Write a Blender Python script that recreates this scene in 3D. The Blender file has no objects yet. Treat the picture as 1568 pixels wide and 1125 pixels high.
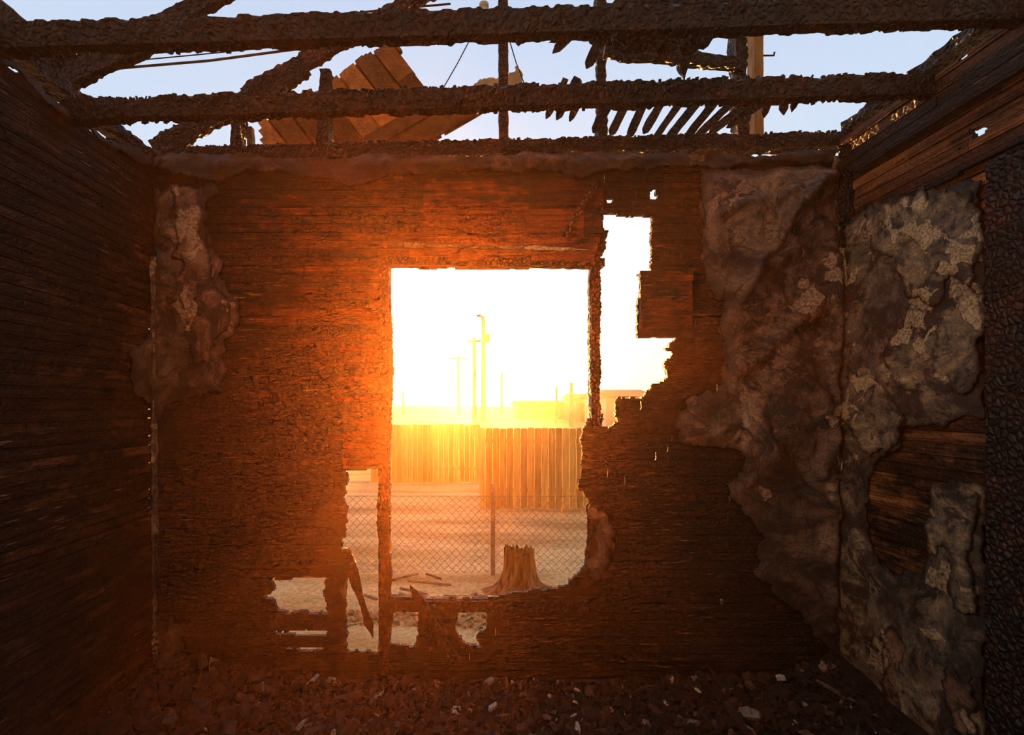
import bpy, bmesh, math, random
import numpy as np
from mathutils import Vector, Matrix, noise
from mathutils.geometry import delaunay_2d_cdt

random.seed(7)
scene = bpy.context.scene
scene.view_settings.view_transform = 'Standard'
scene.view_settings.look = 'None'

# ------------------------------------------------------------------ room survey (metres)
CAM_H = 1.4          # eye height above floor
YB = 2.5             # back wall inner face
XL = -1.65           # left wall inner face
XR = 1.843           # right wall inner face
GZ = -0.6            # outside grade
VX, VY, F = 730.0, 620.0, 750.0

def at(px, py, Y):   # point on the plane at depth Y
    return Vector(((px-VX)/F*Y, Y, CAM_H+(VY-py)/F*Y))
def B(px, py):       # back wall (u=X, v=Z)
    return ((px-VX)/300.0, CAM_H+(VY-py)/300.0)
def L(px, py):       # left wall (u=Y, v=Z)
    Y = F*XL/(px-VX); return (Y, CAM_H+(VY-py)/F*Y)
def R(px, py):
    Y = F*XR/(px-VX); return (Y, CAM_H+(VY-py)/F*Y)
mapB = lambda u, v, d: Vector((u, YB-d, v))
mapL = lambda u, v, d: Vector((XL+d, u, v))
mapR = lambda u, v, d: Vector((XR-d, u, v))

# ------------------------------------------------------------------ materials
def ramp(nt, fac, stops, interp='LINEAR'):
    n = nt.nodes.new('ShaderNodeValToRGB'); n.color_ramp.interpolation = interp
    el = n.color_ramp.elements
    while len(el) > 1: el.remove(el[0])
    el[0].position = stops[0][0]; el[0].color = (*stops[0][1], 1)
    for p, c in stops[1:]:
        e = el.new(p); e.color = (*c, 1)
    if fac is not None: nt.links.new(fac, n.inputs[0])
    return n.outputs[0]
def tex_noise(nt, vec, scale, detail=5, rough=.6, dist=0):
    n = nt.nodes.new('ShaderNodeTexNoise'); n.inputs['Scale'].default_value = scale
    n.inputs['Detail'].default_value = detail; n.inputs['Roughness'].default_value = rough
    n.inputs['Distortion'].default_value = dist
    nt.links.new(vec, n.inputs['Vector']); return n.outputs['Fac']
def tex_vor(nt, vec, scale, feature='F1', out='Distance'):
    n = nt.nodes.new('ShaderNodeTexVoronoi'); n.feature = feature
    n.inputs['Scale'].default_value = scale
    nt.links.new(vec, n.inputs['Vector']); return n.outputs[out]
def mapping(nt, scale, rot=(0,0,0)):
    tc = nt.nodes.new('ShaderNodeTexCoord'); m = nt.nodes.new('ShaderNodeMapping')
    m.inputs['Scale'].default_value = scale; m.inputs['Rotation'].default_value = rot
    nt.links.new(tc.outputs['Object'], m.inputs['Vector']); return m.outputs[0]
def math_n(nt, op, a, b=None, clamp=False):
    n = nt.nodes.new('ShaderNodeMath'); n.operation = op; n.use_clamp = clamp
    for i, x in enumerate((a, b)):
        if x is None: continue
        if isinstance(x, (int, float)): n.inputs[i].default_value = x
        else: nt.links.new(x, n.inputs[i])
    return n.outputs[0]
def mix(nt, fac, a, b, blend='MIX'):
    n = nt.nodes.new('ShaderNodeMix'); n.data_type = 'RGBA'; n.blend_type = blend
    for s, x in ((n.inputs[0], fac), (n.inputs[6], a), (n.inputs[7], b)):
        if isinstance(x, (int, float)): s.default_value = x
        elif isinstance(x, tuple): s.default_value = (*x, 1)
        else: nt.links.new(x, s)
    return n.outputs[2]
def new_mat(name, rough=.8, spec=.3):
    m = bpy.data.materials.new(name); m.use_nodes = True
    nt = m.node_tree; b = nt.nodes['Principled BSDF']
    b.inputs['Roughness'].default_value = rough
    b.inputs['Specular IOR Level'].default_value = spec
    return m, nt, b
def bump(nt, b, h, strength=.5, dist=.01):
    n = nt.nodes.new('ShaderNodeBump'); n.inputs['Strength'].default_value = strength
    n.inputs['Distance'].default_value = dist
    nt.links.new(h, n.inputs['Height']); nt.links.new(n.outputs[0], b.inputs['Normal'])
def attr(nt, name):
    n = nt.nodes.new('ShaderNodeAttribute'); n.attribute_name = name; return n.outputs['Fac']
def warpvec(nt, o, scale, amt, detail=2):
    dv = nt.nodes.new('ShaderNodeVectorMath'); dv.operation = 'ADD'
    nn = nt.nodes.new('ShaderNodeTexNoise'); nn.inputs['Scale'].default_value = scale; nn.inputs['Detail'].default_value = detail
    nt.links.new(o, nn.inputs['Vector'])
    sc = nt.nodes.new('ShaderNodeVectorMath'); sc.operation = 'SCALE'; sc.inputs['Scale'].default_value = amt
    nt.links.new(nn.outputs['Color'], sc.inputs[0])
    nt.links.new(o, dv.inputs[0]); nt.links.new(sc.outputs[0], dv.inputs[1]); return dv.outputs[0]

def mat_boards(name, grain=(4,4,70), wood=((.05,.018,.008),(.19,.075,.03)), char=(.0035,.0027,.0022), fleck=.5):
    m, nt, b = new_mat(name, .5, .22)
    g = tex_noise(nt, mapping(nt, grain), 1.0, 6, .65)
    big = tex_noise(nt, mapping(nt, (1,1,2.5)), 3.0, 6, .7)
    woodc = ramp(nt, g, [(.3, wood[0]), (.7, wood[1])])
    rn = attr(nt, 'rnd'); br = attr(nt, 'brn')
    woodc = mix(nt, 1.0, woodc, ramp(nt, rn, [(0, (.3,.28,.27)), (.6, (.85,.83,.8)), (1, (1.6,1.55,1.5))]), 'MULTIPLY')
    k = math_n(nt, 'ADD', math_n(nt, 'MULTIPLY', big, 2.4), math_n(nt, 'SUBTRACT', br, 1.72))
    k = math_n(nt, 'ADD', k, math_n(nt, 'MULTIPLY', g, .35))
    fac = ramp(nt, k, [(.2, (0,0,0)), (.7, (1,1,1))])
    charc = ramp(nt, g, [(.35, char), (.75, (char[0]*4+.006, char[1]*4+.003, char[2]*4+.001))])
    c = mix(nt, fac, charc, woodc)
    fl = tex_noise(nt, mapping(nt, (9,9,120)), 1.0, 3, .6)
    fl2 = tex_noise(nt, mapping(nt, (1,1,1)), 2.2, 4, .6)
    ff = math_n(nt, 'MULTIPLY', ramp(nt, fl, [(.62, (0,0,0)), (.70, (1,1,1))]), ramp(nt, fl2, [(.47, (0,0,0)), (.60, (fleck,)*3)]))
    c = mix(nt, ff, c, (.30,.16,.09))
    nt.links.new(c, b.inputs['Base Color'])
    rg = nt.nodes.new('ShaderNodeMapRange'); rg.inputs[1].default_value=.3; rg.inputs[2].default_value=.7; rg.inputs[3].default_value=.36; rg.inputs[4].default_value=.8
    nt.links.new(g, rg.inputs[0]); nt.links.new(rg.outputs[0], b.inputs['Roughness'])
    v = ramp(nt, tex_vor(nt, mapping(nt, (34,34,46)), 1.0, 'DISTANCE_TO_EDGE'), [(0,(0,0,0)),(.25,(1,1,1))])
    h = math_n(nt, 'ADD', math_n(nt, 'MULTIPLY', v, .45), g)
    bump(nt, b, h, .9, .007)
    return m

def mat_char(name, tint=(.010,.008,.0075), brown=(.07,.022,.009), amt=.62, scale=42):
    m, nt, b = new_mat(name, .5, .3)
    o = warpvec(nt, mapping(nt, (1,1,1)), 18, .02)
    e = tex_vor(nt, o, scale, 'DISTANCE_TO_EDGE')
    n = tex_noise(nt, mapping(nt, (1,1,1)), 5.0, 6, .7)
    n2 = tex_noise(nt, mapping(nt, (1,1,1)), 120.0, 3, .6)
    blk = ramp(nt, e, [(0, (0,0,0)), (.14, (1,1,1))])
    c = mix(nt, ramp(nt, n, [(amt-.10, (0,0,0)), (amt+.10, (1,1,1))]), tint, brown)
    c = mix(nt, 1.0, c, ramp(nt, n2, [(.3, (.5,.5,.5)), (.7, (1.8,1.8,1.8))]), 'MULTIPLY')
    c = mix(nt, blk, (.001,.001,.001), c)
    nt.links.new(c, b.inputs['Base Color'])
    h = math_n(nt, 'ADD', ramp(nt, e, [(0, (0,0,0)), (.3, (1,1,1))]), math_n(nt, 'MULTIPLY', n2, .3))
    bump(nt, b, h, 1.0, .008)
    return m

def mat_plaster(name, base, mid, light, dark, chipamt=.575, nscale=2.6, crack=.8, soot=.50, fine=75.):
    m, nt, b = new_mat(name, .48, .5)
    o = mapping(nt, (1,1,1))
    n1 = tex_noise(nt, o, nscale, 9, .74, .8)
    n2 = tex_noise(nt, warpvec(nt,o,3,.2), 7.0, 9, .75, .5)
    n3 = tex_noise(nt, o, fine, 5, .75)
    c = ramp(nt, n1, [(.38, dark), (.44, base), (.54, mid), (.66, light)])
    c = mix(nt, ramp(nt, n2, [(soot, (0,0,0)), (soot+.08, (.94,.94,.94))]), c, dark)
    ov = warpvec(nt, o, 11, .10, 5)
    cell = tex_vor(nt, ov, 9.0, 'F1', 'Color')
    sp = nt.nodes.new('ShaderNodeSeparateColor'); nt.links.new(cell, sp.inputs[0])
    n4 = tex_noise(nt, o, 3.6, 3, .5)
    isl = math_n(nt, 'ADD', n4, math_n(nt, 'MULTIPLY', math_n(nt,'SUBTRACT',sp.outputs[0],.5), .22))
    chip = ramp(nt, isl, [(chipamt, (0,0,0)), (chipamt+.004, (1,1,1))])
    chip2 = math_n(nt, 'MULTIPLY', chip, ramp(nt, n3, [(.36, (.1,.1,.1)), (.56, (.8,.8,.8))]))
    c = mix(nt, chip2, c, light)
    c = mix(nt, .85, c, ramp(nt, n3, [(.3, (.3,.3,.3)), (.7, (1.5,1.46,1.4))]), 'MULTIPLY')
    e = tex_vor(nt, warpvec(nt,o,3.0,.5), 3.2, 'DISTANCE_TO_EDGE')
    cr = ramp(nt, e, [(0, (crack,)*3), (.007, (0,0,0))])
    c = mix(nt, cr, c, (.006,.005,.004))
    # soot concentrated along the torn edges
    c = mix(nt, ramp(nt, attr(nt,'edge'), [(0,(.9,.9,.9)),(.5,(.45,.45,.45)),(1,(0,0,0))]), c, (.010,.008,.007))
    nt.links.new(c, b.inputs['Base Color'])
    h = math_n(nt, 'ADD', math_n(nt, 'MULTIPLY', n2, .9), math_n(nt, 'MULTIPLY', n3, .35))
    h = math_n(nt, 'ADD', h, math_n(nt, 'MULTIPLY', chip, .35))
    h = math_n(nt, 'SUBTRACT', h, math_n(nt, 'MULTIPLY', cr, .3))
    bump(nt, b, h, 1.0, .016)
    return m

M_back = mat_boards('charred_shiplap', wood=((.055,.011,.003),(.30,.065,.017)), fleck=.7)
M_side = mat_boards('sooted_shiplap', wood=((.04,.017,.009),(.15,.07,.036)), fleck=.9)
M_right = mat_boards('scorched_panelling', wood=((.07,.026,.011),(.30,.12,.046)))
M_deck = mat_boards('raw_sheathing', grain=(14,14,14), wood=((.26,.085,.022),(.60,.24,.07)), fleck=0)
M_char = mat_char('alligator_char')
M_char2 = mat_char('alligator_char_red', (.018,.009,.006), (.14,.04,.014), .52)
M_plR = mat_plaster('burnt_plaster', (.075,.043,.031), (.155,.09,.062), (.38,.24,.16), (.010,.008,.007), .67, crack=.7, soot=.485)
M_plRW = mat_plaster('mottled_plaster', (.07,.058,.05), (.185,.135,.092), (.50,.36,.22), (.013,.012,.013), .62, 3.2, .4, .475)
M_plRW2 = mat_plaster('mottled_plaster_upper', (.11,.09,.07), (.29,.21,.13), (.62,.46,.28), (.018,.017,.019), .61, 5.5, .3, .495, 110.)
M_plL = mat_plaster('reddened_plaster', (.15,.07,.042), (.27,.15,.095), (.56,.39,.25), (.026,.016,.012), .60, 3.5, .5)
M_corn = mat_plaster('sooty_cornice',(.018,.010,.007),(.042,.021,.013),(.20,.11,.06),(.005,.004,.003),.70)

def mat_simple(name, c1, c2, scale=5, sc3=(1,1,1), rough=.8, bs=.4, bd=.01, detail=6):
    m, nt, b = new_mat(name, rough, .25)
    n = tex_noise(nt, mapping(nt, sc3), scale, detail, .65)
    nt.links.new(ramp(nt, n, [(.32, c1), (.68, c2)]), b.inputs['Base Color'])
    bump(nt, b, n, bs, bd)
    return m

# ------------------------------------------------------------------ mesh builder
class MB:
    def __init__(s): s.v=[]; s.f=[]; s.r=[]; s.b=[]; s.m=[]
    def add(s, verts, faces, r=.5, b=.5, m=0):
        o=len(s.v); s.v.extend([tuple(x) for x in verts])
        for f in faces:
            s.f.append([i+o for i in f]); s.r.append(r); s.b.append(b); s.m.append(m)
    def obj(s, name, mats, smooth=False, parent=None, edge=None):
        me=bpy.data.meshes.new(name); me.from_pydata(s.v,[],s.f)
        for nm,arr in (('rnd',s.r),('brn',s.b)):
            a=me.attributes.new(nm,'FLOAT','FACE'); a.data.foreach_set('value',arr)
        a=me.attributes.new('edge','FLOAT','POINT'); a.data.foreach_set('value',edge if edge is not None else [1.0]*len(s.v))
        if not isinstance(mats,(list,tuple)): mats=[mats]
        for m in mats: me.materials.append(m)
        me.polygons.foreach_set('material_index',s.m)
        if smooth: me.polygons.foreach_set('use_smooth',[True]*len(me.polygons))
        me.update()
        bm=bmesh.new(); bm.from_mesh(me); bmesh.ops.recalc_face_normals(bm,faces=bm.faces); bm.to_mesh(me); bm.free()
        o=bpy.data.objects.new(name,me); scene.collection.objects.link(o)
        if parent: o.parent=parent
        return o
def group(name):
    o=bpy.data.objects.new(name,None); scene.collection.objects.link(o); return o

def fractal(pts, amp=.012, maxlen=.02, seed=0, closed=True):
    rnd=random.Random(seed); out=[]
    n=len(pts)
    def sub(a,b,am):
        d=math.hypot(b[0]-a[0],b[1]-a[1])
        if d<maxlen: out.append(a); return
        t=.5+rnd.uniform(-.12,.12); k=rnd.gauss(0,1)*min(am,d*.16)
        m=(a[0]+(b[0]-a[0])*t-(b[1]-a[1])/d*k, a[1]+(b[1]-a[1])*t+(b[0]-a[0])/d*k)
        sub(a,m,am*.7); sub(m,b,am*.7)
    for i in range(n if closed else n-1): sub(tuple(pts[i]),tuple(pts[(i+1)%n]),amp)
    return out

def crossings(poly, y):
    xs=[]
    n=len(poly)
    for i in range(n):
        a=poly[i]; b=poly[(i+1)%n]
        if (a[1]>y)!=(b[1]>y): xs.append(a[0]+(y-a[1])/(b[1]-a[1])*(b[0]-a[0]))
    xs.sort(); return xs
def inside_x(xs,x): return sum(1 for c in xs if c<x)%2==1
def intervals(region, holes, y):
    rx=crossings(region,y); hx=[crossings(h,y) for h in holes]
    al=sorted(rx+[c for h in hx for c in h]); out=[]
    for a,b in zip(al,al[1:]):
        if b-a<.003: continue
        m=(a+b)/2
        if inside_x(rx,m) and not any(inside_x(h,m) for h in hx):
            if out and abs(out[-1][1]-a)<1e-6: out[-1][1]=b
            else: out.append([a,b])
    return out

def board_wall(name, region, holes, map3, mat, row=.044, th=.022, seed=1, burn=lambda u,v:.5, base=0.0, warp=.006, gap=.008, joints=1.1, jag=.006, parent=None):
    rnd=random.Random(seed); mb=MB()
    v0=min(p[1] for p in region); v1=max(p[1] for p in region)
    u0=min(p[0] for p in region); u1=max(p[0] for p in region)
    nrow=int((v1-v0)/row)+1
    prof=[(0,.12,-gap),(.12,.34,0),(.34,.56,.0015),(.56,.78,.001),(.78,1,-.001)]
    for r in range(nrow):
        vb=v0+r*row
        js=[u0-1]
        x=u0+rnd.uniform(0,joints)
        while x<u1: js.append(x); x+=rnd.uniform(.4,joints*1.6)
        js.append(u1+1)
        off=[(rnd.uniform(-.004,.004),rnd.random(),rnd.uniform(-.004,.004)) for _ in js]
        for (a,b,dd) in prof:
            va=vb+a*row; vc=min(vb+b*row,v1); vm=(va+vc)/2
            if va>=v1: continue
            for (ia,ib) in intervals(region,holes,vm):
                for k in range(len(js)-1):
                    s=max(ia,js[k]+.001); e=min(ib,js[k+1]-.001)
                    if e-s<.004: continue
                    if s==ia and ia>u0+.01: s-=rnd.uniform(0,jag)
                    if e==ib and ib<u1-.01: e+=rnd.uniform(0,jag)
                    n=max(1,int((e-s)/.05)); vs=[]
                    for i in range(n+1):
                        u=s+(e-s)*i/n
                        w=noise.noise(Vector((u*4,r*3.1,seed*7)))*warp+noise.noise(Vector((u*17,r*5.1,seed*3)))*warp*.3
                        d=base+off[k][0]+w+dd
                        bk=base-th
                        vs+= [map3(u,va,d),map3(u,vc,d+off[k][2]*.4),map3(u,va,bk),map3(u,vc,bk)]
                    o=len(mb.v); mb.v.extend([tuple(q) for q in vs])
                    for i in range(n):
                        p=o+i*4; q=p+4
                        bu=burn(s+(e-s)*(i+.5)/n,vm)
                        for f in ([p,q,q+1,p+1],[p+2,p+3,q+3,q+2],[p+1,q+1,q+3,p+3],[p,p+2,q+2,q]):
                            mb.f.append(f); mb.r.append(off[k][1]); mb.b.append(bu); mb.m.append(0)
                    for p in (o,o+4*n):
                        mb.f.append([p,p+1,p+3,p+2]); mb.r.append(off[k][1]); mb.b.append(.1); mb.m.append(0)
    return mb.obj(name,mat,parent=parent)

def edge_dist(P, poly):
    A=np.array(poly); Bq=np.roll(A,-1,axis=0); D=Bq-A; L2=(D**2).sum(1)+1e-12
    out=np.empty(len(P))
    for i,p in enumerate(P):
        t=np.clip(((p-A)*D).sum(1)/L2,0,1); q=A+D*t[:,None]
        out[i]=np.sqrt(((q-p)**2).sum(1).min())
    return out

def patch(name, poly, holes, map3, mat, res=.018, base=.012, bulge=.03, wr=.01, curl=.012, seed=0, th=.008, parent=None, amp=.014, folds=[], sootw=.035):
    rnd=random.Random(seed)
    P=fractal(poly,amp,.016,seed); H=[fractal(h,amp,.016,seed+5+i) for i,h in enumerate(holes)]
    pts=[]; edges=[]
    for lp in [P]+H:
        o=len(pts); pts+=lp; edges+=[(o+i,o+(i+1)%len(lp)) for i in range(len(lp))]
    v0=min(p[1] for p in P);v1=max(p[1] for p in P)
    v=v0
    while v<v1:
        for a,b in intervals(P,H,v):
            u=a+res*.6
            while u<b-res*.5:
                pts.append((u+rnd.uniform(-.3,.3)*res,v+rnd.uniform(-.3,.3)*res)); u+=res
        v+=res
    vo,eo,fo,_,_,_=delaunay_2d_cdt([Vector(p) for p in pts],edges,[],0,1e-5)
    V=np.array([(p[0],p[1]) for p in vo])
    ed=edge_dist(V,P)
    for h in H: ed=np.minimum(ed,edge_dist(V,h))
    faces=[]
    for f in fo:
        c=(V[f[0]]+V[f[1]]+V[f[2]])/3
        if inside_x(crossings(P,c[1]),c[0]) and not any(inside_x(crossings(h,c[1]),c[0]) for h in H): faces.append(list(f))
    fd=np.zeros(len(V))
    for (line,hh,ww) in folds:
        A=np.array(line[:-1]); Bq=np.array(line[1:]); D=Bq-A; L2=(D**2).sum(1)
        for i,p in enumerate(V):
            p2=p+.03*np.array([noise.noise(Vector((p[0]*7,p[1]*7,seed))),noise.noise(Vector((p[0]*7,p[1]*7,seed+5)))])
            t=np.clip(((p2-A)*D).sum(1)/L2,0,1); q=A+D*t[:,None]
            dd=np.sqrt(((q-p2)**2).sum(1).min()); fd[i]+=hh*math.exp(-(dd/ww)**2)
    verts=[]; eg=[]
    for j,((u,v),e) in enumerate(zip(V,ed)):
        w1=noise.noise(Vector((u*2.5,v*2.5,seed+8)))*.35
        big=noise.noise(Vector((u*3.0+seed+w1,v*2.4+w1,seed)))
        rid=1-abs(noise.noise(Vector((u*4.5+seed*2+w1*3,v*3.2-w1*3,3.3+seed))))*3.2
        rid2=1-abs(noise.noise(Vector((u*10+seed,v*9,5.3+seed))))*3.0
        fine=noise.noise(Vector((u*22,v*22,seed)))
        ins=min(1,e/.05)
        d=base+ins*(bulge*(.5+big)+wr*max(0,rid)+wr*.35*max(0,rid2)+fd[j])+fine*.003+curl*math.exp(-e/.012)*(.5+noise.noise(Vector((u*9,v*9,9))))
        verts.append(tuple(map3(u,v,max(.004,d))))
        eg.append(min(1.0,e/(sootw*(1.0+1.3*noise.noise(Vector((u*8,v*8,2.2)))))))
    mb=MB(); mb.add(verts,faces)
    o=mb.obj(name,mat,smooth=True,parent=parent,edge=eg)
    m=o.modifiers.new('thickness','SOLIDIFY'); m.thickness=th; m.offset=0
    return o

def beam_into(mb, p0, p1, w, h, rough=.004, seed=0, step=.02, up=Vector((0,0,1)), tip0=0, tip1=0, cs=3, r=.5, b=.2, bite=0.0):
    p0=Vector(p0); p1=Vector(p1); d=p1-p0; ln=d.length; d.normalize()
    side=d.cross(up)
    if side.length<1e-3: side=d.cross(Vector((0,1,0)))
    side.normalize(); u2=side.cross(d).normalized()
    n=max(2,min(420,int(ln/step)))
    ring=[]
    for i in range(cs): ring.append((-1+2*i/cs,-1))
    for i in range(cs): ring.append((1,-1+2*i/cs))
    for i in range(cs): ring.append((1-2*i/cs,1))
    for i in range(cs): ring.append((-1,1-2*i/cs))
    k=len(ring); vs=[]
    for j in range(n+1):
        t=j/n; x=t*ln; s=1.0
        if tip0 and x<tip0: s=max(.08,.15+.85*x/tip0)
        if tip1 and ln-x<tip1: s=min(s,max(.08,.15+.85*(ln-x)/tip1))
        s*=1+bite*noise.noise(Vector((x*5,seed*3.7,0)))
        for (a,c) in ring:
            q=p0+d*x+side*(a*w/2*s)+u2*(c*h/2*s)
            if rough:
                nn=noise.noise(q*16+Vector((seed,0,0)))
                blk=noise.cell(q*50+Vector((seed,0,0)))
                rad=(side*a+u2*c).normalized()
                q=q+rad*(nn*rough*.9+(blk-.5)*rough*.7)
            vs.append(q)
    fs=[]
    for j in range(n):
        for i in range(k):
            a=j*k+i; bq=j*k+(i+1)%k
            fs.append([a,bq,bq+k,a+k])
    fs.append(list(range(k))[::-1]); fs.append([n*k+i for i in range(k)])
    mb.add(vs,fs,r,b)
def beam(name,p0,p1,w,h,mat=None,parent=None,**kw):
    mb=MB(); beam_into(mb,p0,p1,w,h,**kw); return mb.obj(name,mat or M_char,parent=parent)

# ================================================================== BACK WALL
regB=[(XL-.02,-.0),(XR+.02,-.0),(XR+.02,2.66),(XL-.02,2.66)]
def PB(l): return [B(*p) for p in l]
H_window=PB([(595,408),(905,410),(905,640),(894,655),(892,690),(888,750),(904,772),(915,800),(903,838),(897,868),(880,882),(872,893),(840,902),(800,909),(760,915),(597,915)])
H_gap=PB([(922,325),(998,330),(998,417),(977,418),(977,517),(1035,518),(1018,533),(1032,543),(1018,558),(1024,575),(990,600),(985,608),(945,609),(942,652),(920,654),(918,600),(918,400),(931,355),(922,345)])
H_l=PB([(527,717),(580,716),(580,1000),(536,1000),(527,985),(529,930),(523,905),(532,870),(523,830),(530,800),(523,760),(531,740)])
H_ll=PB([(415,885),(500,884),(500,897),(495,910),(503,940),(440,940),(425,936),(415,917),(402,912),(416,904)])
H_l2=PB([(410,963),(503,965),(500,976),(430,973)])
H_l3=PB([(438,990),(495,990),(495,995),(438,994)])
H_b1=PB([(598,937),(642,938),(640,960),(643,972),(632,992),(598,990)])
H_b2=PB([(702,934),(747,934),(747,962),(733,972),(738,992),(712,986),(702,975)])
H_s1=PB([(996,288),(1007,288),(1007,304),(996,303)])
H_s2=PB([(927,301),(939,302),(938,311),(929,309)])
H_s3=PB([(1104,917),(1110,917),(1110,927),(1104,925)])
holesB=[fractal(H_window,.008,.012,3)]+[fractal(h,.008,.012,10+i) for i,h in enumerate([H_gap,H_l,H_ll,H_l2,H_l3,H_b1,H_b2,H_s1,H_s2,H_s3])]
def burnB(u,v):
    d=math.hypot((u+.35)/1.05,(v-1.95)/.72)
    return max(.08,1.0-.58*d)
wb=board_wall('wall_back',regB,holesB,mapB,M_back,row=.043,th=.025,seed=2,burn=burnB,warp=.004,joints=.8)
hp=PB([(652,277),(905,280),(925,292),(918,345),(908,405),(860,402),(700,400),(652,395)])
board_wall('header_boards',fractal(hp,.01,.02,4),[],mapB,M_back,row=.14,th=.012,seed=9,burn=lambda u,v:.78,base=.02,warp=.004,gap=.006,parent=wb)
hp=PB([(527,640),(592,640),(592,714),(527,716)])
board_wall('loose_board',fractal(hp,.006,.02,5),[],mapB,M_back,row=.25,th=.012,seed=11,burn=lambda u,v:.7,base=.02,parent=wb)
hp=PB([(977,417),(1058,420),(1056,516),(977,517)])
board_wall('square_board',fractal(hp,.004,.02,6),[],mapB,M_back,row=.36,th=.02,seed=12,burn=lambda u,v:.6,base=.03,parent=wb)

w=group('window_1')
def bw(px,py,d=0): u,v=B(px,py); return mapB(u,v,d)
beam('jamb_left',bw(588,402,-.03),bw(588,1040,-.03),.052,.09,M_char2,parent=w,rough=.003)
beam('jamb_right',bw(911,300,-.03),bw(911,650,-.03),.042,.09,M_char2,parent=w,rough=.004,bite=.2)
beam('jamb_right_lower',bw(911,655,-.04),bw(909,905,-.04),.022,.06,M_char2,parent=w,rough=.008,bite=.8,tip1=.1)
beam('head',bw(585,400,-.02),bw(925,402,-.02),.07,.04,M_char2,parent=w,rough=.004)
beam('sill',bw(585,926,-.02),bw(905,926,-.02),.09,.055,M_char,parent=w,rough=.004)
beam('casing_strip',bw(600,378,.035),bw(900,386,.04),.012,.018,M_plL,parent=w,rough=.004,bite=.6,tip1=.1)
beam('brace_lath',bw(908,288,.05),bw(862,366,.04),.012,.03,M_char2,parent=w,rough=.002)

beam('wall_stud',bw(516,845,-.05),bw(514,1040,-.05),.07,.07,rough=.005,bite=.3)
beam('broken_lath',bw(531,838,.03),bw(571,975,.0),.02,.045,rough=.005,bite=.6,tip1=.08)
beam('broken_lath',bw(630,890,.05),bw(700,1000,.09),.02,.05,rough=.004,bite=.3,tip0=.07)
beam('broken_lath',bw(655,925,.03),bw(668,990,.05),.02,.07,rough=.005,bite=.3)
beam('broken_lath',bw(400,860,.02),bw(505,858,.02),.015,.02,rough=.003)

plR=PB([(1070,262),(1240,256),(1280,262),(1280,1000),(1262,985),(1240,958),(1215,932),(1192,915),(1178,892),(1156,882),(1160,860),(1168,822),(1145,790),(1112,762),(1106,738),(1137,722),(1130,690),(1066,680),(1036,676),(1030,650),(1036,628),(1052,610),(1095,602),(1105,560),(1095,500),(1106,462),(1085,440),(1070,402),(1076,350),(1068,318)])
fo_=[(PB([(1262,272),(1215,315),(1180,365),(1120,450)]),.07,.035),(PB([(1205,385),(1165,415),(1125,440)]),.05,.03),
     (PB([(1200,560),(1240,600),(1262,660),(1250,720)]),.05,.035),(PB([(1120,560),(1160,545),(1195,500),(1240,470)]),.04,.03),
     (PB([(1150,640),(1180,700),(1230,760),(1262,780)]),.045,.03),(PB([(1085,340),(1130,320),(1200,300)]),.03,.025),(PB([(1268,400),(1266,700),(1268,960)]),.04,.02)]
patch('plaster_skin',plR,[],mapB,M_plR,res=.013,bulge=.05,wr=.025,curl=.018,seed=21,base=.014,parent=wb,folds=fo_)
plL=PB([(240,290),(275,284),(300,292),(330,283),(342,300),(318,310),(314,342),(325,380),(345,405),(350,440),(362,460),(362,512),(345,522),(348,560),(345,600),(300,605),(260,620),(245,642),(240,645)])
patch('plaster_skin',plL,[],mapB,M_plR,res=.014,bulge=.03,wr=.02,curl=.015,seed=33,base=.012,parent=wb)
pl2=PB([(268,288),(312,296),(316,350),(330,400),(342,450),(358,465),(358,500),(340,520),(330,560),(305,560),(292,510),(285,455),(292,410),(272,400),(278,345)])
patch('plaster_skin',pl2,[],mapB,M_plL,res=.014,bulge=.02,wr=.015,curl=.012,seed=39,base=.045,parent=wb,sootw=.015)
patch('plaster_skin',PB([(242,945),(262,940),(285,960),(280,1000),(262,1030),(242,1035)]),[],mapB,M_plR,seed=44,bulge=.03,parent=wb)
patch('peeled_strip',PB([(900,768),(928,788),(938,838),(922,880),(905,892),(899,872),(914,828),(916,800)]),[],mapB,M_plR,seed=46,bulge=.03,wr=.03,parent=wb,sootw=.01)
lip=PB([(240,232),(420,246),(700,244),(1000,240),(1272,236),(1272,252),(1070,258),(985,262),(880,272),(820,262),(700,264),(600,272),(480,274),(400,266),(340,282),(300,274),(250,262),(240,262)])
patch('peeled_cornice',lip,[],mapB,M_corn,res=.014,bulge=.03,wr=.03,curl=.02,seed=51,base=.02,parent=wb,sootw=.008)
patch('hanging_paper',PB([(1262,238),(1280,236),(1280,395),(1266,390),(1262,330),(1272,290)]),[],mapB,M_char,res=.014,bulge=.03,wr=.03,curl=.02,seed=57,base=.09,parent=wb)

# ================================================================== SIDE WALLS
regL=[(-1.0,0),(2.5,0),(2.5,2.63),L(190,222),L(160,214),L(100,165),L(50,125),L(0,82),(1.2,2.66),(-1.0,2.66)]
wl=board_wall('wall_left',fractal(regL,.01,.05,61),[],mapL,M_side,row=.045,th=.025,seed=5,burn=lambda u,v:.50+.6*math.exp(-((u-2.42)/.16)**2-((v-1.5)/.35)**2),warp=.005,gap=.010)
patch('peeled_cornice',[L(*p) for p in [(-60,35),(0,84),(50,127),(100,167),(160,215),(226,233),(226,250),(165,228),(100,180),(50,142),(0,100),(-60,54)]],[],mapL,M_corn,res=.014,bulge=.015,wr=.015,curl=.015,seed=83,base=.012,parent=wl,sootw=.008,amp=.008)
regR=[(-1.0,0),(2.5,0),(2.5,2.74),(1.65,2.72),(-1.0,2.72)]
holeR=[[R(*p) for p in [(1462,232),(1510,205),(1512,190),(1480,200),(1490,215)]]]
def burnR(u,v):
    if v>2.02: return 1.05
    return .7
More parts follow.
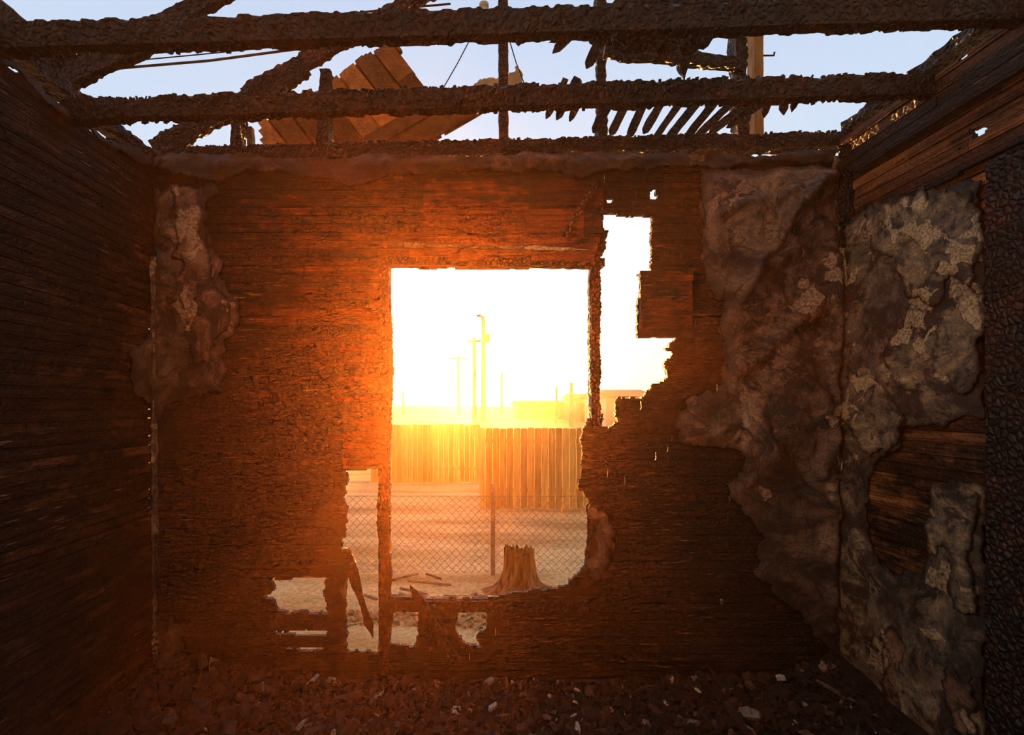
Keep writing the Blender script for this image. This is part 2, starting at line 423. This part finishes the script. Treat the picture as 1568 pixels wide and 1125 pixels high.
wr_=board_wall('wall_right',fractal(regR,.01,.05,62),holeR,mapR,M_right,row=.05,th=.025,seed=6,burn=burnR,warp=.005,gap=.011)
board_wall('upper_ledge_board',fractal([(.2,2.52),(2.3,2.50),(2.44,2.56),(2.43,2.60),(.2,2.62)],.008,.03,77),[],mapR,M_right,row=.06,th=.02,seed=8,burn=lambda u,v:.25,base=.05,parent=wr_)
board_wall('lower_ledge_board',fractal([(.2,2.30),(2.1,2.26),(2.42,2.20),(2.44,2.26),(.2,2.36)],.008,.03,78),[],mapR,M_right,row=.05,th=.02,seed=18,burn=lambda u,v:.2,base=.03,parent=wr_)
PR=lambda l:[R(*p) for p in l]
plRW=PR([(1287,305),(1310,332),(1332,322),(1380,300),(1440,290),(1512,276),(1516,400),(1517,640),(1450,655),(1385,655),(1378,690),(1342,718),(1330,790),(1345,850),(1380,880),(1420,876),(1432,800),(1432,738),(1516,746),(1518,900),(1518,1130),(1518,1190),(1287,1030)])
patch('plaster_skin',plRW,[],mapR,M_plRW,res=.014,bulge=.018,wr=.010,curl=.014,seed=71,base=.012,parent=wr_,sootw=.025)
for i,l in enumerate([[(1335,330),(1400,300),(1500,290),(1512,400),(1500,440),(1470,420),(1440,470),(1400,450),(1385,395),(1345,380)],
                      [(1400,470),(1440,480),(1500,440),(1512,520),(1500,600),(1450,590),(1410,600),(1370,560),(1385,510)],
                      [(1310,560),(1360,575),(1400,640),(1375,690),(1345,700),(1300,640)],
                      [(1440,745),(1512,752),(1512,940),(1490,940),(1480,860),(1460,830),(1440,850)],
                      [(1365,970),(1385,962),(1398,985),(1392,1050),(1400,1090),(1385,1110),(1368,1060)],
                      [(1462,1020),(1512,1035),(1512,1130),(1480,1120),(1465,1080)]]):
    patch('plaster_layer',PR(l),[],mapR,[M_plRW2,M_plL][i>3],seed=173+i,bulge=.008,wr=.006,base=.034,amp=.02,parent=wr_,th=.006,sootw=.012)
patch('plaster_skin',[L(*p) for p in [(231,400),(226,515),(200,530),(195,562),(201,600),(224,616),(231,642)]],[],mapL,M_plR,seed=75,bulge=.02,base=.012,parent=wl)

beam('trim_1',(XL+.03,YB-.03,.1),(XL+.02,YB-.03,2.15),.02,.02,M_plRW,rough=.005,bite=.5)
beam('trim_2',(XR-.03,YB-.03,.05),(XR-.03,YB-.03,2.65),.026,.026,M_plR,rough=.010,bite=.7)
beam('door_post',(XR-.045,1.635,.01),(XR-.045,1.635,2.24),.07,.13,rough=.004,bite=.06,cs=6,step=.012)
beam('door_post',(XR-.045,1.45,.01),(XR-.045,1.45,2.27),.07,.10,rough=.004)

# ================================================================== BURNT ROOF STRUCTURE
beam('ceiling_joist',at(-20,62,1.66),at(1570,16,1.66),.05,.088,rough=.006,cs=5,bite=.10,step=.009)
beam('ceiling_joist',at(100,172,1.99),at(1450,131,1.99),.05,.085,rough=.007,cs=5,bite=.18,step=.009)
beam('top_plate',at(232,243,2.53),at(1292,218,2.53),.09,.075,rough=.007,cs=5,bite=.15,step=.009)
beam('side_plate',(XL-.02,2.46,2.66),(XL-.02,-1,2.70),.09,.05,rough=.008)
beam('side_plate',(XR+.03,2.46,2.79),(XR+.03,-1,2.78),.09,.05,rough=.008)
beam('roof_rafter',at(238,232,2.55),at(470,102,2.55),.045,.10,rough=.008,cs=4,bite=.2,step=.012)
beam('roof_rafter',at(375,148,2.6),at(665,-20,2.6),.045,.085,M_char2,rough=.008,cs=4,bite=.25,step=.012)
beam('roof_rafter',at(62,135,2.05),at(225,63,2.05),.045,.10,rough=.006,bite=.15,step=.012)
beam('roof_rafter',at(195,75,2.06),at(360,-25,2.06),.045,.085,rough=.006,bite=.15,step=.012)
beam('roof_rafter',at(-40,-10,1.8),at(92,92,1.8),.045,.08,rough=.006,bite=.15)
beam('king_post',at(771,222,2.52),at(770,-60,2.52),.055,.05,M_char2,rough=.003)
beam('roof_stud',at(497,226,2.56),at(500,112,2.56),.075,.06,rough=.007,bite=.2)
beam('roof_stud',at(363,226,2.56),at(368,172,2.56),.07,.05,rough=.007,bite=.2)
beam('roof_stud',at(385,224,2.6),at(383,196,2.6),.035,.03,M_plRW2,rough=.002)
beam('roof_stud',at(921,220,2.56),at(919,-20,2.56),.055,.05,rough=.008,bite=.2)
beam('roof_stud',at(1133,212,2.56),at(1128,30,2.56),.08,.06,rough=.008,bite=.2)
mwood=mat_simple('clean_lumber',(.26,.11,.035),(.50,.27,.11),6,(6,6,1))
beam('roof_stud',at(1157,212,2.66),at(1156,40,2.66),.07,.05,mwood,rough=.001)
beam('collar_tie',at(925,78,2.3),at(1132,100,2.3),.04,.055,rough=.006,bite=.3)
beam('collar_tie',at(1040,62,2.3),at(1048,122,2.3),.04,.05,rough=.006,tip1=.06)

mb=MB()
sticks=[(866,121,836,182,10,2.0),(884,119,852,184,12,2.0),(897,132,872,186,10,2.0),(905,130,880,165,9,2.02),
 (932,160,908,204,14,2.3),(957,162,934,208,13,2.3),(985,160,962,212,13,2.3),(1012,158,985,205,12,2.3),(1042,156,1000,216,12,2.3),(1070,154,1020,216,13,2.28),(1098,152,1048,214,12,2.28),(1128,150,1062,214,12,2.26),(1160,146,1085,205,11,2.26),(1190,142,1112,196,10,2.26),
 (1180,140,1170,180,11,2.0),(1200,140,1200,176,12,2.0),(1225,138,1212,172,10,2.0),
 (905,20,846,82,12,1.68),(950,5,898,105,16,1.7),(880,45,840,66,10,1.66),
 (1300,30,1405,44,9,1.66),(1330,35,1410,30,8,1.66),(1160,5,1205,52,8,1.7)]
for i in range(13):
    a=925+i*17; sticks.append((a+45,-8,a-18+random.uniform(-8,8),84-abs(i-5)*2.2+random.uniform(-8,8)-(i>9)*14,32,1.72+.008*i))
for i,(a,b_,c,d,wd,Y) in enumerate(sticks):
    beam_into(mb,at(a,b_,Y),at(c,d,Y+random.uniform(-.02,.04)),.012,wd/F*Y,rough=.002,seed=i,up=Vector((0,1,0)).cross(Vector((c-a,0,-(d-b_)))).normalized(),tip1=.025,bite=.2)
mb.obj('hanging_laths',M_char)
mb=MB(); rr=random.Random(5)
for i in range(560):
    t=rr.random(); which=rr.choice([0,1,1,2])
    q=[at(-5+1540*t,43-46*t,1.66),at(110+1330*t,154-41*t,1.99),at(240+1040*t,228-25*t,2.53)][which]
    if rr.random()<.35 and which<2: q.z-=.092
    s=rr.uniform(.004,.013)
    beam_into(mb,q-Vector((0,0,s)),q+Vector((rr.uniform(-.01,.01),rr.uniform(-.01,.01),s)),s*1.3,s*1.3,rough=.002,seed=i,cs=1,step=s)
mb.obj('char_crumbs',M_char)

def rot(p,a): return (p[0]*math.cos(a)+p[1]*math.sin(a),-p[0]*math.sin(a)+p[1]*math.cos(a))
def plane_poly(l,Y,a): return [rot((at(x,y,Y).x,at(x,y,Y).z),a) for x,y in l]
def mapdeck(Y,a):
    def f(u,v,d):
        x,z=rot((u,v),-a); return Vector((x,Y-d,z))
    return f
for poly,Y,a,sd,br in [([(398,184),(470,150),(555,85),(606,64),(657,146),(560,222),(402,226)],2.85,math.radians(-52),3,1.5),
                  ([(655,148),(700,166),(738,170),(645,222),(545,222)],2.8,math.radians(30),4,1.8)]:
    board_wall('gable_sheathing',fractal(plane_poly(poly,Y,a),.003,.03,sd),[],mapdeck(Y,a),M_deck,row=.12,th=.03,seed=sd+20,burn=lambda u,v:br,warp=.002,gap=.028,jag=.001)
mcloth=mat_simple('tan_canvas',(.4,.26,.13),(.6,.42,.25),8)
patch('canvas_scrap',[ (at(x,y,2.8).x,at(x,y,2.8).z) for x,y in [(722,140),(745,124),(792,104),(800,138),(770,146)]],[],lambda u,v,d:Vector((u,2.8-d,v)),mcloth,seed=4,bulge=.02)

mwire=mat_simple('black_wire',(.01,.01,.01),(.03,.025,.02))
def wire(name,pts,r,mat=mwire):
    cu=bpy.data.curves.new(name,'CURVE'); cu.dimensions='3D'; cu.bevel_depth=r
    sp=cu.splines.new('POLY'); sp.points.add(len(pts)-1)
    for i,p in enumerate(pts): sp.points[i].co=(*p,1)
    cu.materials.append(mat); o=bpy.data.objects.new(name,cu); scene.collection.objects.link(o); return o
wire('overhead_cable',[at(60,112,5),at(165,106,5),at(320,93,5),at(480,72,5),at(640,40,5)],.012)
wire('overhead_cable',[at(150,98,5),at(300,84,5),at(480,66,5)],.006)
wire('overhead_cable',[at(505,25,3),at(580,16,3),at(690,6,3)],.006)
wire('loose_wire',[at(721,58,2.7),at(700,98,2.7),at(674,143,2.7)],.003)
wire('loose_wire',[at(779,58,2.6),at(790,95,2.6),at(799,118,2.6),at(806,138,2.6)],.003)
wire('loose_wire',[at(1160,85,2.7),at(1185,85,2.7),at(1186,80,2.7)],.005)
mb=MB()
for i in range(15):
    beam_into(mb,at(1425+i*6,112-i*5,2.1),at(1455+i*5,72-i*3.4,2.3),.002,.002,rough=0,cs=1,step=.1)
    t=i/14
    beam_into(mb,at(1425+30*t,112-40*t,2.1+.2*t),at(1515+10*t,38-12*t,2.1+.2*t),.002,.002,rough=0,cs=1,step=.1)
mb.obj('wire_mesh_scrap',mwire)
mb=MB(); c=at(741,10,1.70)
rs=[.012,.016,.016,.010,.010,.017,.017,.008]; zs=[0,.003,.014,.016,.024,.026,.038,.042]
vs=[];fs=[]
for r_,z_ in zip(rs,zs):
    for k in range(14): vs.append(c+Vector((r_*math.cos(k*math.tau/14),r_*math.sin(k*math.tau/14),z_-.03)))
for j in range(7):
    for k in range(14): fs.append([j*14+k,j*14+(k+1)%14,(j+1)*14+(k+1)%14,(j+1)*14+k])
fs.append(list(range(14))); fs.append(list(range(98,112))); mb.add(vs,fs)
mb.obj('porcelain_insulator',mat_simple('porcelain',(.5,.48,.42),(.75,.72,.66),10,rough=.3),smooth=True)

# ================================================================== FLOOR + DEBRIS
def fh(x,y):
    h=.0+.045*(noise.noise(Vector((x*3,y*3,1)))+.4)+.03*max(0,noise.noise(Vector((x*7,y*7,4))))
    h+=.10*math.exp(-((x-XR)/.45)**2)*math.exp(-((y-2.4)/.5)**2)+.12*math.exp(-((x-XL-.25)/.3)**2)*math.exp(-((y-2.3)/.4)**2)
    return max(.004,h)
mb=MB(); nx,ny=90,90; vs=[];fs=[]
for j in range(ny+1):
    for i in range(nx+1):
        x=XL+.03+(XR-XL-.06)*i/nx; y=-1+3.46*j/ny
        vs.append((x,y,fh(x,y)+.008*noise.noise(Vector((x*25,y*25,0)))))
for j in range(ny):
    for i in range(nx):
        a=j*(nx+1)+i; fs.append([a,a+1,a+nx+2,a+nx+1])
mb.add(vs,fs)
mb.obj('ash_heap',mat_simple('ash',(.003,.0025,.002),(.02,.015,.012),30,bs=1,bd=.02))
mb=MB(); mb.add([(XL-.1,-1,0),(XR+.1,-1,0),(XR+.1,2.6,0),(XL-.1,2.6,0),(XL-.1,-1,GZ),(XR+.1,-1,GZ),(XR+.1,2.6,GZ),(XL-.1,2.6,GZ)],[[0,1,2,3],[7,6,5,4],[0,4,5,1],[1,5,6,2],[2,6,7,3],[3,7,4,0]])
mb.obj('floor',mat_simple('floor_concrete',(.03,.028,.025),(.08,.07,.06),4))

def mat_debris():
    m,nt,b=new_mat('burnt_debris',.34,.55)
    rn=attr(nt,'rnd')
    c=ramp(nt,rn,[(0,(.004,.0035,.003)),(.62,(.010,.0075,.006)),(.75,(.026,.015,.011)),(.85,(.06,.034,.022)),(.91,(.14,.09,.06)),(.95,(.30,.24,.19)),(.975,(.75,.68,.60))],'CONSTANT')
    n=tex_noise(nt,mapping(nt,(1,1,1)),60,6,.7)
    c=mix(nt,.9,c,ramp(nt,n,[(.35,(.2,.2,.2)),(.65,(1.5,1.5,1.5))]),'MULTIPLY')
    nt.links.new(c,b.inputs['Base Color']); bump(nt,b,n,1,.015); return m
M_deb=mat_debris()
def rubble_into(mb,n,xr,yr,hfun,size,seed,ydens=1,flat=.45,pw=3.2,els=(1,1,1,1.8,2.6)):
    rr=random.Random(seed)
    for i in range(n):
        x=rr.uniform(*xr); y=yr[0]+(yr[1]-yr[0])*rr.random()**(1/ydens)
        s=size[0]+(size[1]-size[0])*rr.random()**pw
        M=Matrix.Rotation(rr.uniform(0,6.28),3,'Z')@Matrix.Rotation(rr.gauss(0,.5),3,'X')@Matrix.Rotation(rr.gauss(0,.5),3,'Y')
        el=rr.choice(els)
        sx,sy,sz=s*rr.uniform(.6,1.2)*el,s*rr.uniform(.5,1)/math.sqrt(el),s*rr.uniform(.2,flat*1.6)/math.sqrt(el)
        x=min(max(x,xr[0]+s*el*.6),xr[1]-s*el*.6); y=min(y,yr[1]-s*el*.6)
        c=Vector((x,y,hfun(x,y)+sz*.4+rr.uniform(0,.014)))
        vs=[];N=rr.choice([5,6,6,7])
        for d in (-1,1):
            sh=rr.uniform(.6,1)
            for k in range(N):
                a=k*math.tau/N+rr.uniform(-.3,.3); q=rr.uniform(.7,1.1)*(sh if d>0 else 1)
                vs.append(c+M@Vector((math.cos(a)*sx*.5*q,math.sin(a)*sy*.5*q,d*sz*.5*rr.uniform(.6,1.2))))
        mb.add(vs,[list(range(N))[::-1],list(range(N,2*N))]+[[k,(k+1)%N,N+(k+1)%N,N+k] for k in range(N)],rr.random())
mb=MB()
rubble_into(mb,9500,(XL+.05,XR-.10),(1.5,2.45),fh,(.006,.055),3,1.3,flat=.6,pw=3.4)
rubble_into(mb,60,(XL+.08,XL+.75),(1.9,2.42),lambda x,y:fh(x,y)+.02,(.05,.13),31,1,.45,1,(1,1.5))
rubble_into(mb,120,(XL+.1,XR-.12),(1.7,2.42),lambda x,y:fh(x,y)+.01,(.04,.09),32,1,.5,1.5,(1,1.5,2.5))
mb.obj('charred_debris_pile',M_deb)

# ================================================================== OUTSIDE
mground,nt,b=new_mat('sandy_ground',.95,.05)
o=mapping(nt,(1,1,1))
n1=tex_noise(nt,mapping(nt,(.35,1.4,1)),1.1,6,.6); n2=tex_noise(nt,o,22,5,.7)
c=ramp(nt,n1,[(.38,(.56,.34,.13)),(.60,(.88,.64,.31))])
c=mix(nt,.8,c,ramp(nt,n2,[(.35,(.55,.53,.5)),(.6,(1.1,1.1,1.1))]),'MULTIPLY')
nt.links.new(c,b.inputs['Base Color']); bump(nt,b,n2,.8,.03)
mb=MB(); vs=[];fs=[]
ys=[2.6+i*.12 for i in range(110)]+[17,20,26,35,50,80,130,220,400,800]
xs=[-600,-200,-60,-25,-12]+[-6+i*.15 for i in range(81)]+[12,25,60,200,600]
for y in ys:
    for x in xs:
        z=GZ+.02*noise.noise(Vector((x*1.5,y*1.5,0)))+.008*noise.noise(Vector((x*7,y*7,0))) if y<16 else GZ
        vs.append((x,y,z))
k=len(xs)
for j in range(len(ys)-1):
    for i in range(k-1): a=j*k+i; fs.append([a,a+1,a+k+1,a+k])
mb.add(vs,fs); mb.obj('ground',mground,smooth=True)

def mat_fence():
    m,nt,b=new_mat('cedar_pickets',.8,.2)
    g=tex_noise(nt,mapping(nt,(30,30,1.6)),1,6,.6)
    c=ramp(nt,g,[(.3,(.60,.34,.08)),(.7,(.95,.66,.22))])
    c=mix(nt,1.0,c,ramp(nt,attr(nt,'rnd'),[(0,(.62,.57,.5)),(1,(1.1,1.1,1.1))]),'MULTIPLY')
    nt.links.new(c,b.inputs['Base Color']); bump(nt,b,g,.4,.01); return m
M_f=mat_fence()
def fence(name,x0,x1,Y,z1,zb=GZ):
    mb=MB(); rr=random.Random(int(Y*10)); x=x0
    while x<x1:
        w_=.135; a=x+.003; c=x+w_-.003; zt=z1+rr.uniform(-.015,.012); y=Y+rr.uniform(-.006,.006); e=.018
        vs=[(a,y,zb),(c,y,zb),(c,y,zt-e),(c-e,y,zt),(a+e,y,zt),(a,y,zt-e)]
        vs+= [(p[0],y+.02,p[2]) for p in vs]
        mb.add(vs,[[0,1,2,3,4,5],[11,10,9,8,7,6]]+[[i,i+6,(i+1)%6+6,(i+1)%6] for i in range(6)],rr.random())
        x+=w_
    for z in (zb+.3,z1-.3):
        mb.add([(x0,Y+.02,z),(x1,Y+.02,z),(x1,Y+.02,z+.09),(x0,Y+.02,z+.09),(x0,Y+.06,z),(x1,Y+.06,z),(x1,Y+.06,z+.09),(x0,Y+.06,z+.09)],[[0,1,2,3],[7,6,5,4],[0,4,5,1],[3,2,6,7],[0,3,7,4],[1,5,6,2]],.3)
    return mb.obj(name,M_f)
fence('wooden_fence',-2.75,.02,12.7,.90)
fence('wooden_fence',.04,5.0,9.5,.955)

msteel=mat_simple('galvanised_wire',(.20,.15,.10),(.4,.32,.24),20,rough=.5)
clf=group('chain_link_fence')
cu=bpy.data.curves.new('mesh_fabric','CURVE'); cu.dimensions='3D'; cu.bevel_depth=.003; cu.bevel_resolution=0
Yc=5.77; s=.045; z0=GZ+.03; nz=20; x0=-2.2
for i in range(48*2):
    sp=cu.splines.new('POLY'); sp.points.add(nz)
    for j in range(nz+1):
        sgn=1 if (j+i)%2 else -1
        sp.points[j].co=(x0+i*s+sgn*s/2, Yc+.004*sgn, z0+j*s+.02*noise.noise(Vector((i*.1,j*.3,0))), 1)
cu.materials.append(msteel); ob=bpy.data.objects.new('mesh_fabric',cu); scene.collection.objects.link(ob); ob.parent=clf
beam('post',(at(755,0,Yc).x,Yc+.03,GZ-.02),(at(755,0,Yc).x,Yc+.03,at(0,740,Yc).z),.05,.05,msteel,parent=clf,rough=0,cs=2)
beam('post_end',(-2.22,Yc+.03,GZ-.02),(-2.22,Yc+.03,.5),.05,.05,msteel,parent=clf,rough=0,cs=2)
beam('tension_wire',(-2.2,Yc,z0+nz*s),(2.1,Yc,z0+nz*s),.006,.006,msteel,parent=clf,rough=0,cs=1,step=.3)

mb=MB(); cx,cy=at(796,0,5.2).x,5.2; vs=[];fs=[]; N=80; K=26; H=.47
for j in range(K+1):
    t=j/K
    for i in range(N):
        a=i*math.tau/N
        fl=abs(math.sin(a*2.5+.6))**.6
        r_=.15+.05*math.exp(-t*3)+(.32*fl*math.exp(-t*5.5))+.025*noise.noise(Vector((math.cos(a)*5,math.sin(a)*5,t*1.5)))+.018*noise.noise(Vector((math.cos(a)*14,math.sin(a)*14,t)))
        z=t*H
        if j>=K-4: z+=(j-K+4)/4*(.10*noise.noise(Vector((math.cos(a)*2.2,math.sin(a)*2.2,4)))+.12*abs(noise.noise(Vector((math.cos(a)*8,math.sin(a)*8,8)))))
        vs.append((cx+r_*math.cos(a),cy+r_*math.sin(a),GZ-.03+z))
for j in range(K):
    for i in range(N): fs.append([j*N+i,j*N+(i+1)%N,(j+1)*N+(i+1)%N,(j+1)*N+i])
base=len(vs)
for q in (.8,.5,.2):
    for i in range(N):
        a=i*math.tau/N; v_=vs[K*N+i]; vs.append((cx+(v_[0]-cx)*q,cy+(v_[1]-cy)*q,GZ+H-.1+.05*noise.noise(Vector((math.cos(a)*3*q,math.sin(a)*3*q,2)))))
rings=[K*N,base,base+N,base+2*N]
for a_,b_ in zip(rings,rings[1:]):
    for i in range(N): fs.append([a_+i,a_+(i+1)%N,b_+(i+1)%N,b_+i])
fs.append([rings[-1]+i for i in range(N)])
mb.add(vs,fs)
mb.obj('tree_stump',mat_simple('stump_wood',(.06,.022,.007),(.44,.21,.065),3,(6,6,1),bs=1,bd=.04))
mrub=mat_simple('yard_rubble_mat',(.16,.08,.03),(.62,.42,.19),12)
mb=MB(); rubble_into(mb,1100,(-2.4,2.2),(4.4,4.75),lambda x,y:GZ-.01,(.015,.12),12,1,.4); mb.obj('yard_rubble',mrub)
mb=MB(); rr=random.Random(2)
for i in range(26):
    x=rr.uniform(-1.5,1.6); y=rr.uniform(4.85,5.6); a=rr.uniform(0,3.14); l_=rr.uniform(.12,.5)
    if abs(x-cx)<.55: continue
    beam_into(mb,(x,y,GZ+.02),(x+l_*math.cos(a),y+l_*.4*math.sin(a),GZ+.03+rr.uniform(0,.06)),.03,.02,rough=.004,seed=i)
mb.obj('scrap_lumber',mat_simple('scrap_wood',(.10,.05,.025),(.45,.26,.12),8))

mpole=mat_simple('pole_wood',(.16,.07,.022),(.28,.14,.05),3)
def pole(px,pt,Y,r,arm=None,lamp=False,name='utility_pole'):
    mb=MB(); p=at(px,pt,Y)
    def cyl(a,b_,r0,r1,n=12):
        a=Vector(a);b_=Vector(b_);d=(b_-a).normalized();s_=d.orthogonal().normalized();t_=d.cross(s_)
        vs=[a+(s_*math.cos(k*math.tau/n)+t_*math.sin(k*math.tau/n))*r0 for k in range(n)]+[b_+(s_*math.cos(k*math.tau/n)+t_*math.sin(k*math.tau/n))*r1 for k in range(n)]
        mb.add(vs,[[k,(k+1)%n,n+(k+1)%n,n+k] for k in range(n)]+[list(range(n)),list(range(n,2*n))])
    cyl((p.x,Y,GZ),(p.x,Y,p.z),r*1.25,r*.8)
    if arm:
        cyl((p.x-arm,Y-.1,p.z-.5),(p.x+arm,Y-.1,p.z-.5),.12,.12)
        for k in (-.9,-.45,.45,.9): cyl((p.x+arm*k,Y-.1,p.z-.4),(p.x+arm*k,Y-.1,p.z-.1),.08,.05)
        cyl((p.x-arm*.5,Y-.1,p.z-.5),(p.x,Y-.1,p.z-1.4),.05,.05); cyl((p.x+arm*.5,Y-.1,p.z-.5),(p.x,Y-.1,p.z-1.4),.05,.05)
    if lamp:
        cyl((p.x,Y,p.z-.15),(p.x-.6,Y-.2,p.z+.05),.08,.06); cyl((p.x-.3,Y-.2,p.z+.05),(p.x-.8,Y-.2,p.z),.16,.12)
        cyl((p.x+.45,Y,p.z-3.2),(p.x+.45,Y,p.z-2.2),.3,.3)
    mb.obj(name,mpole)
pole(740,484,60,.26,lamp=True)
pole(726,517,75,.28,arm=1.0)
pole(702,545,100,.28,arm=1.9)
pole(768,570,110,.22); pole(617,600,120,.2); pole(852,590,53,.10); pole(875,586,45,.16)

def building(name,x0,x1,zt,Y,depth,wallc,roofc,pitch,doors=2):
    M1=mat_simple(name+'_siding',tuple(c*.85 for c in wallc),wallc,3); M2=mat_simple(name+'_roof',tuple(c*.8 for c in roofc),roofc,3); M3=mat_simple(name+'_openings',(.12,.10,.08),(.22,.18,.14),3)
    mb=MB()
    def box(a,b_,m):
        (ax,ay,az),(bx,by,bz)=a,b_
        mb.add([(ax,ay,az),(bx,ay,az),(bx,by,az),(ax,by,az),(ax,ay,bz),(bx,ay,bz),(bx,by,bz),(ax,by,bz)],[[0,1,5,4],[1,2,6,5],[2,3,7,6],[3,0,4,7],[4,5,6,7],[0,3,2,1]],.5,.5,m)
    box((x0,Y,GZ),(x1,Y+depth,zt),0)
    o_=.35; mx=Y+depth/2
    mb.add([(x0-o_,Y-o_,zt),(x1+o_,Y-o_,zt),(x1+o_,mx,zt+pitch),(x0-o_,mx,zt+pitch),(x0-o_,Y+depth+o_,zt),(x1+o_,Y+depth+o_,zt),
            (x0-o_,Y-o_,zt-.15),(x1+o_,Y-o_,zt-.15),(x0-o_,Y+depth+o_,zt-.15),(x1+o_,Y+depth+o_,zt-.15)],
           [[0,1,2,3],[3,2,5,4],[0,3,4,8,6],[1,7,9,5,2],[6,7,1,0],[8,4,5,9],[6,8,9,7]],.5,.5,1)
    n=doors*2+1; wd=(x1-x0)/n
    for i in range(doors):
        xa=x0+wd*(2*i+1); box((xa,Y-.04,GZ if i%2==0 else GZ+1),(xa+wd,Y+.02,zt-.7),2)
    return mb.obj(name,[M1,M2,M3])
def bx(px,Y): return (px-VX)/F*Y
def bz(py,Y): return CAM_H+(VY-py)/F*Y
building('warehouse',bx(928,45),bx(1000,45),bz(606,45),45,9,(.58,.54,.48),(.12,.10,.09),.7,2)
building('workshop',bx(882,58),bx(916,58),bz(608,58),58,8,(.34,.27,.2),(.3,.25,.2),.5,2)
building('bungalow',bx(792,70),bx(868,70),bz(617,70),70,9,(.22,.13,.06),(.14,.08,.035),.4,3)

# ================================================================== WORLD + LIGHTS
sund=Vector(((722-VX)/F,1,(VY-614)/F)).normalized()
wd=bpy.data.worlds.new('dusk_sky'); scene.world=wd; wd.use_nodes=True; nt=wd.node_tree
bg=nt.nodes['Background']
tc=nt.nodes.new('ShaderNodeTexCoord'); vm=nt.nodes.new('ShaderNodeVectorMath'); vm.operation='NORMALIZE'
nt.links.new(tc.outputs['Generated'],vm.inputs[0])
sx=nt.nodes.new('ShaderNodeSeparateXYZ'); nt.links.new(vm.outputs[0],sx.inputs[0])
dt=nt.nodes.new('ShaderNodeVectorMath'); dt.operation='DOT_PRODUCT'; nt.links.new(vm.outputs[0],dt.inputs[0]); dt.inputs[1].default_value=sund
dd=math_n(nt,'MAXIMUM',dt.outputs['Value'],0.0)
sky=ramp(nt,sx.outputs['Z'],[(0,(1.0,.80,.50)),(.045,(1.0,.92,.76)),(.18,(.95,.93,.90)),(.38,(.64,.77,.93)),(.75,(.48,.62,.86))])
back=math_n(nt,'MULTIPLY',math_n(nt,'SUBTRACT',.25,dt.outputs['Value']),1.0,True)
sky=mix(nt,ramp(nt,back,[(0,(0,0,0)),(.5,(1,1,1))]),sky,(.44,.33,.24))
def glow(p,c):
    g=math_n(nt,'POWER',dd,p)
    return mix(nt,1.0,ramp(nt,g,[(0,(0,0,0)),(1,(1,1,1))]),c,'MULTIPLY')
tot=mix(nt,1.0,sky,glow(12,(.45,.38,.30)),'ADD')
tot=mix(nt,1.0,tot,glow(60,(1.2,.85,.5)),'ADD')
tot=mix(nt,1.0,tot,glow(1500,(8,5,2.2)),'ADD')
tot=mix(nt,1.0,tot,glow(30000,(60,40,18)),'ADD')
nt.links.new(tot,bg.inputs['Color']); bg.inputs['Strength'].default_value=1.0

sl=bpy.data.lights.new('sun','SUN'); sl.energy=32; sl.color=(1,.42,.10); sl.angle=math.radians(.6)
so=bpy.data.objects.new('sun',sl); scene.collection.objects.link(so)
sd=Vector((sund.x,sund.y,.03)).normalized()
so.rotation_euler=(-sd).to_track_quat('-Z','Y').to_euler()

# added scattering volumes in room and yard, sunlit to imitate the lens-flare glow
def scatter_box(name,a,b_,dens,g,col):
    m=bpy.data.materials.new(name); m.use_nodes=True; nt=m.node_tree; nt.nodes.clear()
    out=nt.nodes.new('ShaderNodeOutputMaterial'); v=nt.nodes.new('ShaderNodeVolumeScatter')
    v.inputs['Density'].default_value=dens; v.inputs['Anisotropy'].default_value=g; v.inputs['Color'].default_value=(*col,1)
    nt.links.new(v.outputs[0],out.inputs['Volume'])
    (ax,ay,az),(bx_,by,bz_)=a,b_
    mb=MB(); mb.add([(ax,ay,az),(bx_,ay,az),(bx_,by,az),(ax,by,az),(ax,ay,bz_),(bx_,ay,bz_),(bx_,by,bz_),(ax,by,bz_)],[[0,1,5,4],[1,2,6,5],[2,3,7,6],[3,0,4,7],[4,5,6,7],[0,3,2,1]])
    return mb.obj(name,m)
scatter_box('glow_volume_room',(XL+.1,-.9,.25),(XR-.10,2.38,2.54),.0125,.83,(1,.36,.09))
scatter_box('glow_volume_yard',(-12,2.62,GZ-.5),(14,44,9),.0011,.84,(1,.88,.5))

def spot(name,loc,tgt,e,col,size,blend=1,r=.15):
    l=bpy.data.lights.new(name,'SPOT'); l.energy=e; l.color=col; l.spot_size=math.radians(size); l.spot_blend=blend; l.shadow_soft_size=r
    o=bpy.data.objects.new(name,l); scene.collection.objects.link(o); o.location=loc
    o.rotation_euler=(Vector(tgt)-Vector(loc)).to_track_quat('-Z','Y').to_euler(); return o
spot('fill_spot',(-.25,-.4,1.6),(-.35,2.5,1.85),90,(1,.23,.045),58)  # added unseen spot, gives the orange flare glow around the window
spot('fill_spot',(-1.4,.6,2.3),(1.6,2.35,1.6),135,(1,.66,.42),60,1,.06)  # added unseen fill, rakes across the plaster to bring out relief
spot('fill_spot',(.9,.4,2.2),(-1.5,2.3,1.7),55,(1,.55,.30),58,1,.06)  # added unseen fill to brighten the left plaster and wall

cam=bpy.data.cameras.new('camera'); cam.lens=F/1568*36; cam.sensor_width=36; cam.clip_end=2000; cam.clip_start=.05
cam.shift_x=54/1568; cam.shift_y=57.5/1568
co=bpy.data.objects.new('camera',cam); scene.collection.objects.link(co); co.location=(0,0,CAM_H); co.rotation_euler=(math.pi/2,0,0)
scene.camera=co
